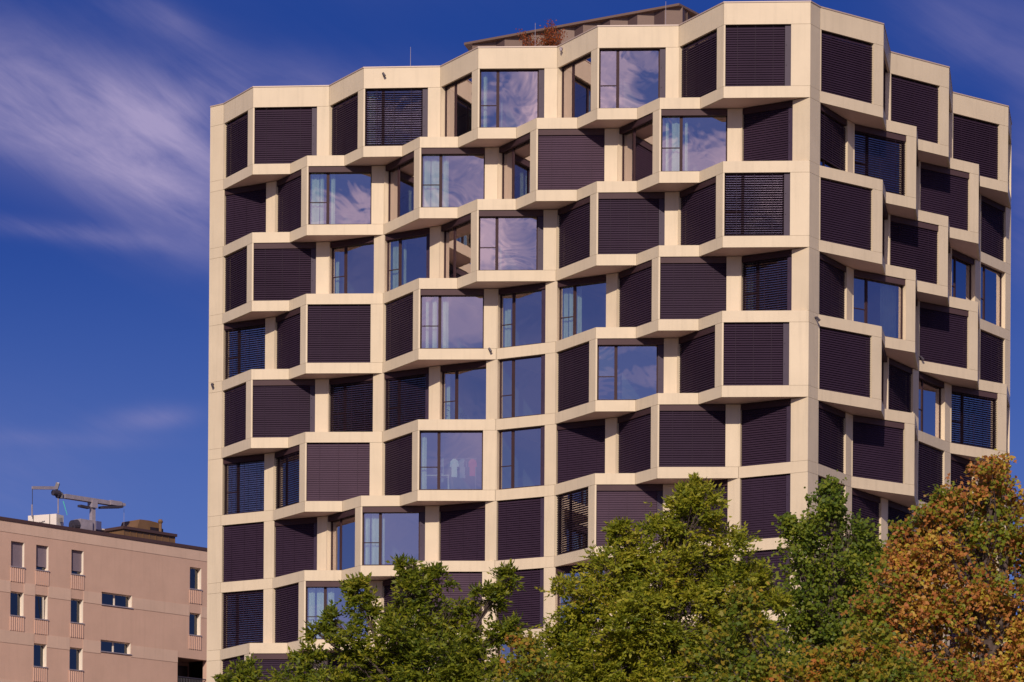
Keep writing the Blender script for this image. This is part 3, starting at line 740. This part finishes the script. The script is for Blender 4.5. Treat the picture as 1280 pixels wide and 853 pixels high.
# ------------------------------------------------------------------ roof crane of the pink house
D = 3.2
def cz(px, py, dd=0.0): return hz(px, py, D+dd)
crane = empty('roof_crane', tuple(Vector((cz(115.5, 664).x, cz(115.5, 664).y, ZH-.3))))
tag(crane, 'grey steel window cleaning crane with long jib on the pink house roof', 'crane')
pb_ = cz(115.5, 664); pt_ = cz(115.5, 634)
MB().tube([(pb_.x, pb_.y, ZH-.3), (pb_.x, pb_.y, pt_.z)], [.20, .17], 4).build('mast', 'steel', crane)
MB().beam(cz(80, 620.5), cz(148, 631), .34, .24).build('jib', 'steel', crane)
MB().beam(cz(40.5, 610), cz(70, 610.2), .14, .17).build('fore_arm', 'steel', crane)
MB().box(cz(143, 629.5), hu.to_3d()*.42, hq.to_3d()*.2, (0, 0, .13)).build('counterweight', 'steel', crane)
MB().beam(cz(126, 634.5), cz(151, 634), .45, .13).build('ballast_tray', 'dark_steel', crane)
MB().beam(cz(147, 630), cz(155, 631.5), .3, .16).build('tail', 'steel', crane)
MB().beam(cz(99, 632.5), cz(111, 635), .3, .12).build('outrigger', 'dark_steel', crane)
MB().box(cz(115.8, 631), hu.to_3d()*.20, hq.to_3d()*.22, (0, 0, .2)).build('slew_head', 'steel', crane)
hd_ = MB(); hd_.tube([cz(66, 616), cz(74, 617)], [.16, .18], 10); hd_.tube([cz(71, 619.5), cz(77.5, 618)], [.17, .12], 8); hd_.beam(cz(70, 612), cz(72.5, 604), .14, .2); hd_.box(cz(76, 620), (.12, 0, 0), (0, .1, 0), (0, 0, .15))
hd_.build('winch_head', 'dark_steel', crane)
MB().box(cz(73, 605.5), (.05, 0, 0), (0, .1, 0), (0, 0, .07)).build('lamp', 'white', crane)
MB().tube([cz(40.5, 611), cz(40.5, 632)], [.02, .02], 6).build('cable', 'dark_steel', crane)
MB().tube([cz(40, 631), cz(40, 646)], [.045, .045], 6).build('cable_sleeve', 'steel', crane)
MB().tube([cz(72.7, 622), cz(72.7, 642)], [.04, .04], 6).build('cable', 'steel', crane)
MB().tube([cz(79, 626.5), cz(84, 644)], [.035, .02], 6).build('rope', 'teal', crane)
dr = MB(); dr.tube([cz(90, 657), cz(96, 657)], [.30, .34], 14); dr.tube([cz(89, 657), cz(90.5, 657)], [.14, .14], 10); dr.build('cable_drum', 'dark_steel', crane)
MB().box(cz(104, 656.8), hu.to_3d()*.45, hq.to_3d()*.3, (0, 0, .30)).build('motor_casing', 'steel', crane)
MB().box(cz(121, 657.5), hu.to_3d()*.18, hq.to_3d()*.2, (0, 0, .24)).build('control_box', 'blue_steel', crane)
MB().beam(cz(105, 667), cz(137, 668.5), .5, .12).build('rail_base', 'steel', crane)
MB().beam(cz(124, 661.8), cz(135, 663.2), .3, .07).build('cover_plate', 'white', crane)
for s_ in (-1, 1): MB().beam(cz(115.5+s_*4.5, 666), cz(115.5+s_*1.5, 657), .06, .10).build('gusset', 'steel', crane)
# white cradle hung from the crane
cg = cz(56, 660); cr = empty('cleaning_cradle', (cg.x, cg.y, ZH-.3)); tag(cr, 'white box cradle with dark lettering hanging from the roof crane', 'cradle')
c0, c1 = V2(cz(35, 650)), V2(cz(71, 650)); zb_, zt_ = ZH-.3, cz(53, 643).z
cd = (c1-c0).normalized(); cn = perp(cd)
# the long face is turned a little towards the camera's right, so its top edge climbs to the right
c1 = V2(cz(70.5, 650, -1.4)); c0 = V2(cz(35, 650, .4)); cd = (c1-c0).normalized(); cn = perp(cd)
zt_ = ZC+(cz(35.5, 645, .4).z-ZC)
cb = MB().prism([c0, c1, c1-cn*.75, c0-cn*.75], zb_, zt_).build('body', 'white', cr)
for t in (.18, .76):
    p = c0+(c1-c0)*t; MB().prism([p+cn*.02, p+cd*.035+cn*.02, p+cd*.035-cn*.01, p-cn*.01], zb_, zt_-.01).build('strap', 'dark_steel', cr)
lp = c1-cn*.3+cd*.05; MB().box(P3(lp+cd*.06, zt_-.32), (.07, 0, 0), (0, .07, 0), (0, 0, .12)).build('work_lamp', 'dark_steel', cr)
# lettering: too small to read in the photograph, so only strokes of its shape
lw = MB(); x_ = .36*(c1-c0).length
for k, (w_, h_, g_) in enumerate([(.05, .07, .02), (.04, .10, .02), (.05, .07, .02), (.05, .07, .02), (.04, .10, .02), (.05, .07, .02), (.05, .08, .02)]):
    p = c0+cd*x_; z_ = zt_-.50+.012*k; lw.prism([p+cn*.008, p+cd*w_+cn*.008, p+cd*w_-cn*.004, p-cn*.004], z_, z_+h_); x_ += w_+g_
p = c0+cd*.35*(c1-c0).length; lw.v += [P3(p+cn*.009, zt_-.66), P3(p+cd*.34+cn*.009, zt_-.56), P3(p+cd*.30+cn*.009, zt_-.53), P3(p+cd*.02+cn*.009, zt_-.60)]
kk = len(lw.v); lw.f.append((kk-4, kk-3, kk-2, kk-1)); lw.build('lettering', 'dark_steel', cr)
rdp = cz(155, 662); rdt = cz(155, 637)
MB().tube([(rdp.x, rdp.y, ZH-.2), rdt], [.014, .010], 6).build('lightning_rod', 'steel', house)

# ------------------------------------------------------------------ trees
def rnd_unit(rg, k):
    v = rg.normal(size=(k, 3)); return v/np.linalg.norm(v, axis=1)[:, None]
def leaf_mesh(name, C_, A_, B_, kind, m, parent):
    """C_ base points, A_ along the leaf (length included), B_ across (half width included)"""
    k = len(C_)
    if kind == 'lance':
        sh = [(0, 0), (.42, 1), (1, 0), (.42, -1)]
    elif kind == 'maple':
        sh = [(0, 0), (.12, .62), (.48, 1.0), (.55, .42), (1, 0), (.55, -.42), (.48, -1.0), (.12, -.62)]
    else:
        sh = [(0, 0), (.25, .8), (.7, .7), (1, 0), (.7, -.7), (.25, -.8)]
    nn = len(sh)
    Nn = np.cross(A_, B_); Nn /= (np.linalg.norm(Nn, axis=1)[:, None]+1e-9)
    L = np.linalg.norm(A_, axis=1)[:, None]
    vs = np.empty((k, nn, 3))
    for i, (s_, t_) in enumerate(sh): vs[:, i] = C_+A_*s_+B_*t_+Nn*L*(0.10*abs(t_)-0.25*s_*s_)
    vs = vs.reshape(-1, 3); org = np.array(parent['w'])
    me = bpy.data.meshes.new(name)
    me.vertices.add(k*nn); me.vertices.foreach_set('co', (vs-org).ravel())
    me.loops.add(k*nn); me.loops.foreach_set('vertex_index', np.arange(k*nn, dtype=np.int32))
    me.polygons.add(k); me.polygons.foreach_set('loop_start', np.arange(0, k*nn, nn, dtype=np.int32)); me.polygons.foreach_set('loop_total', np.full(k, nn, dtype=np.int32))
    me.update(calc_edges=True); me.materials.append(M[m])
    o = bpy.data.objects.new(name, me); COL.objects.link(o); o.parent = parent; return o
def tree(name, label, cat, lobes, Y, base_px, kind, m, seed, dens=1.0, size=1.0, trunk_r=.22, group=None, droop=.35, gap=0.33):
    """lobes: (px, py, radius_px, depth offset) of the crown's boughs; base_px where the trunk stands"""
    rg = np.random.default_rng(seed)
    bx_ = (base_px-640)/F*Y; root = Vector((bx_, Y, 0))
    t = empty(name, tuple(root)); tag(t, label, cat, group)
    mbt = MB(); mbl = MB()
    tops = [at_y(px, py, Y+dy) for px, py, r, dy in lobes]; rad = [r/F*Y for px, py, r, dy in lobes]
    ztop = max(p.z for p in tops)
    n_ = 9; tp = []
    for i in range(n_): s_ = i/(n_-1); tp.append((bx_+.35*sin(s_*3+seed), Y+.3*cos(s_*2.5+seed), ztop*.84*s_))
    mbt.tube(tp, [trunk_r*(1-.86*(i/(n_-1)))+(.12 if i == 0 else 0) for i in range(n_)], 10)
    tw_p, tw_d, tw_l = [], [], []
    for p, r in zip(tops, rad):
        s0 = max(.18, min(.86, (p.z-r*1.6-1.2)/(ztop*.84))); i0 = s0*(n_-1); ia = int(i0); a = Vector(tp[ia]).lerp(Vector(tp[min(ia+1, n_-1)]), i0-ia)
        mid = a.lerp(p, .5)+Vector((rg.normal()*.2, rg.normal()*.2, -.15*(p-a).length*.4)); rr_ = trunk_r*.42*(.6+.5*r/1.6)
        mbl.tube([a, a.lerp(mid, .5), mid, mid.lerp(p, .6), p], [rr_, rr_*.8, rr_*.6, rr_*.4, rr_*.22], 6)
        nb = int(10+9*r)
        for b in range(nb):
            v = Vector(rnd_unit(rg, 1)[0]); v.z = v.z*.75+.15; s_ = mid.lerp(p, rg.uniform(.1, 1.0)); e_ = p+v*r*rg.uniform(.5, .95)
            md = s_.lerp(e_, .5)+Vector((0, 0, .1*r)); q0 = rr_*.24
            mbl.tube([s_, md, e_], [q0, q0*.6, q0*.25], 4, cap=False)
        # leafy twigs gathered in bunches spread through the bough, leaving gaps between the bunches
        nc = int(38*dens*(r/1.2)**2.0)+5; sc = max(.42, min(1.0, r/.95))
        dirs = rnd_unit(rg, nc); rads = r*(rg.uniform(.12, 1, nc)**.45)*(1+.16*rg.normal(size=nc)); cen = np.array(p)+dirs*rads[:, None]*np.array([1, 1, .85])
        for c in cen:
            k = int(rg.integers(8, 21)); br = rg.uniform(.17, .42)*sc*1.05
            cc = c+rg.normal(size=(k, 3))*br*np.array([.62, .62, .42]); out_ = cc-np.array([p.x, p.y, p.z-r*.3]); out_ /= np.linalg.norm(out_, axis=1)[:, None]+1e-6
            dd = out_*.7+rnd_unit(rg, k)*.7; dd[:, 2] -= droop*.3; dd /= np.linalg.norm(dd, axis=1)[:, None]
            tw_p.append(cc); tw_d.append(dd); tw_l.append(rg.uniform(.22, .42, k)*size*max(.7, sc))
    Pw = np.concatenate(tw_p); Dw = np.concatenate(tw_d); Lw = np.concatenate(tw_l)
    # twigs themselves: a thin share of them shows
    for i in range(0, len(Pw), 11):
        p = Vector(Pw[i]); d = Vector(Dw[i]); mbl.tube([p-d*.25, p+d*float(Lw[i])*.8], [.012, .005], 3, cap=False)
    mbt.build('trunk', 'bark', t); mbl.build('limbs', 'bark', t)
    Cs, As, Bs = [], [], []
    if kind == 'lance':
        K = 7
        for j in range(K):
            s_ = (j//2+.6)/(K//2+.6) if j < K-1 else 1.0; side = (1 if j % 2 else -1) if j < K-1 else 0
            up = np.zeros_like(Dw); up[:, 2] = 1; sd = np.cross(Dw, up)+rg.normal(size=Dw.shape)*.25; sd /= np.linalg.norm(sd, axis=1)[:, None]+1e-6
            base = Pw+Dw*(Lw*s_)[:, None]; base[:, 2] -= droop*(Lw*s_*s_)*.35
            a_ = Dw*(.55 if side else 1)+sd*side*.85+rg.normal(size=Dw.shape)*.16; a_[:, 2] -= droop*rg.uniform(.2, 1.1, len(a_)); a_ /= np.linalg.norm(a_, axis=1)[:, None]
            ln = rg.uniform(.11, .195, len(a_))*size
            nb_ = np.cross(a_, rnd_unit(rg, len(a_))*.75+np.array([-.05, -.7, .7])); nb_ /= np.linalg.norm(nb_, axis=1)[:, None]+1e-6
            Cs.append(base); As.append(a_*ln[:, None]); Bs.append(nb_*(ln*.24)[:, None])
    else:
        K = 4
        for j in range(K):
            base = Pw+Dw*(Lw*rg.uniform(-.4, 1.1, len(Pw)))[:, None]+rg.normal(size=Pw.shape)*.06
            a_ = Dw*.35+rnd_unit(rg, len(Pw))*.6; a_[:, 2] -= .55; a_ /= np.linalg.norm(a_, axis=1)[:, None]
            ln = rg.uniform(.07, .15, len(a_))*size
            nb_ = np.cross(a_, rnd_unit(rg, len(a_))*.8+np.array([-.05, -.8, .55])); nb_ /= np.linalg.norm(nb_, axis=1)[:, None]+1e-6
            Cs.append(base); As.append(a_*ln[:, None]); Bs.append(nb_*(ln*.55)[:, None])
    leaf_mesh('crown', np.concatenate(Cs), np.concatenate(As), np.concatenate(Bs), kind, m, t)
    return t
G_ = None
tree('ash_tree', 'green ash tree with drooping sprays in front of the tower, leftmost of the front trees', 'tree',
     [(512, 738, 26, 0), (450, 738, 15, 0), (558, 770, 30, .5), (490, 795, 30, -.5), (614, 750, 16, .4), (600, 815, 30, .5), (440, 800, 22, 0), (398, 792, 9, 0), (415, 775, 10, .1), (388, 832, 22, .2), (530, 825, 55, 0),
      (470, 850, 50, .3), (400, 868, 45, 0), (300, 850, 24, .3), (340, 872, 35, .2), (620, 860, 50, .4), (545, 900, 90, .3), (430, 930, 90, .2), (600, 950, 80, .4), (340, 930, 60, .2), (512, 710, 12, 0), (548, 722, 12, .3), (633, 722, 10, .4), (458, 762, 16, 0), (630, 785, 18, .4)],
     96, 505, 'lance', 'leaf_green', 11, dens=1.0, trunk_r=.26)
tree('honey_locust', 'tall yellow green tree in the middle in front of the tower', 'tree',
     [(868, 650, 36, 0), (890, 690, 42, .6), (835, 668, 24, .3), (788, 690, 28, 0), (760, 720, 34, -.3), (822, 718, 42, 0), (905, 735, 42, .5), (722, 752, 34, 0), (778, 770, 52, -.5), (850, 775, 52, 0),
      (718, 800, 36, .3), (925, 790, 38, .8), (800, 830, 60, 0), (700, 850, 40, 0), (880, 845, 55, .5), (745, 860, 55, 0), (945, 720, 20, .9), (830, 920, 100, 0), (740, 930, 80, 0), (920, 920, 80, .5), (872, 616, 14, 0), (852, 625, 16, 0), (775, 662, 12, 0), (965, 752, 18, 1)],
     100, 820, 'lance', 'leaf_yellow', 22, dens=1.08, trunk_r=.28)
tree('maple_tree', 'deep green tree with narrow crown between the yellow green and rusty trees', 'tree',
     [(1038, 632, 20, 0), (1015, 660, 26, 0), (1058, 665, 30, .3), (1005, 700, 32, 0), (1050, 710, 40, .2), (1090, 690, 24, .6), (1020, 750, 42, 0), (1075, 745, 36, .3), (1000, 790, 34, .2), (1050, 795, 44, 0),
      (1110, 780, 40, .5), (1040, 850, 60, 0), (1000, 860, 50, 0), (1100, 850, 50, .5), (1050, 930, 90, 0), (1037, 608, 8, 0), (985, 655, 10, 0)],
     109, 1045, 'broad', 'leaf_deep', 33, dens=1.12, trunk_r=.25)
tree('sycamore_tree', 'large rust and orange leaved tree at the right edge', 'tree',
     [(1240, 605, 26, 0), (1205, 635, 34, 0), (1262, 640, 34, .4), (1160, 650, 24, -.2), (1128, 668, 12, 0), (1168, 688, 44, 0), (1230, 685, 48, .3), (1290, 690, 50, .4), (1122, 712, 28, 0), (1135, 750, 48, 0), (1200, 755, 55, 0),
      (1265, 765, 55, .4), (1085, 760, 22, -.3), (1160, 820, 60, 0), (1230, 830, 60, .4), (1310, 790, 60, .5), (1290, 850, 60, .3), (1200, 900, 100, 0), (1300, 920, 90, 0), (1110, 880, 60, 0), (1243, 584, 10, 0), (1180, 625, 10, 0), (1330, 640, 40, .5)],
     87, 1225, 'maple', 'leaf_rust', 44, dens=1.0, size=1.0, trunk_r=.3)
tree('field_maple', 'low maple turning orange in front of the deep green tree', 'tree',
     [(925, 780, 24, 0), (900, 815, 32, 0), (950, 825, 38, 0), (1000, 832, 32, .2), (1055, 828, 32, .2), (985, 870, 55, 0), (1090, 800, 22, .3), (1050, 870, 50, .3), (910, 870, 50, 0), (1110, 850, 44, .3), (985, 940, 90, 0), (1070, 930, 70, .2), (900, 940, 60, 0), (925, 752, 10, 0)],
     77, 985, 'maple', 'leaf_mixed', 55, dens=1.1, size=.95, trunk_r=.18)
tree('young_maple', 'small bronze leaved tree low between the two green front trees', 'tree',
     [(665, 822, 22, 0), (650, 850, 28, 0), (690, 850, 26, .2), (668, 890, 45, 0), (655, 802, 10, 0)],
     83, 668, 'maple', 'leaf_mixed', 66, dens=1.0, size=.9, trunk_r=.12)
# red shrub on the roof terrace
def shrub():
    rg = np.random.default_rng(5); Yb = hit_wall(668, 57, PT[0])[0].y+1.9; b = at_y(682, 57, Yb)
    root = Vector((b.x, b.y, ZROOF-.45)); t = empty('roof_shrub', tuple(root)); tag(t, 'small red leaved shrub on the tower roof behind the parapet', 'shrub')
    mb_ = MB(); Cs = []
    for k in range(24):
        px = rg.uniform(650, 708) if k > 3 else 684+3*k; py = (28 if k < 4 else 39)+rg.uniform(0, 11 if k > 3 else 4)
        e = at_y(px, py, Yb+rg.uniform(-.3, .3)); md = root.lerp(e, .5)+Vector((rg.normal()*.1, 0, -.1)); mb_.tube([root, md, e], [.02, .012, .005], 5)
        for s_ in np.linspace(.35, 1, 11): p = (root.lerp(md, s_*2) if s_ < .5 else md.lerp(e, s_*2-1)); Cs += [np.array(p)+rg.normal(size=3)*.10 for _ in range(12)]
    mb_.build('stems', 'bark', t); C_ = np.array(Cs); a_ = rnd_unit(rg, len(C_))*.07; b_ = np.cross(a_, rnd_unit(rg, len(C_))); b_ = b_/np.linalg.norm(b_, axis=1)[:, None]*.028
    tb = root.copy(); tb.z = ZROOF-.45
    leaf_mesh('foliage', C_, a_, b_, 'broad', 'leaf_red', t)
shrub()

# ------------------------------------------------------------------ ground and street
g = MB(); g.v = [(-6000, -3000, 0), (6000, -3000, 0), (6000, 9000, 0), (-6000, 9000, 0)]; g.f = [(0, 1, 2, 3)]
tag(g.build('ground', 'ground'), kind='structure')
r = MB(); r.v = [(-300, 22, .004), (300, 22, .004), (300, 32, .004), (-300, 32, .004)]; r.f = [(0, 1, 2, 3)]
tag(r.build('road', 'asphalt'), kind='structure')
tag(MB().prism([Vector((-300, 32)), Vector((300, 32)), Vector((300, 36)), Vector((-300, 36))], -.02, .13).build('pavement', 'paving'), kind='structure')
fc = MB(); ap = offset(PT[-1], -4.0)
fc.prism([ap[0]]+ap[1:]+[p for p in BACK], -.02, .12); tag(fc.build('forecourt', 'paving'), kind='structure')
for o in bpy.data.objects:
    if 'w' in o.keys(): del o['w']
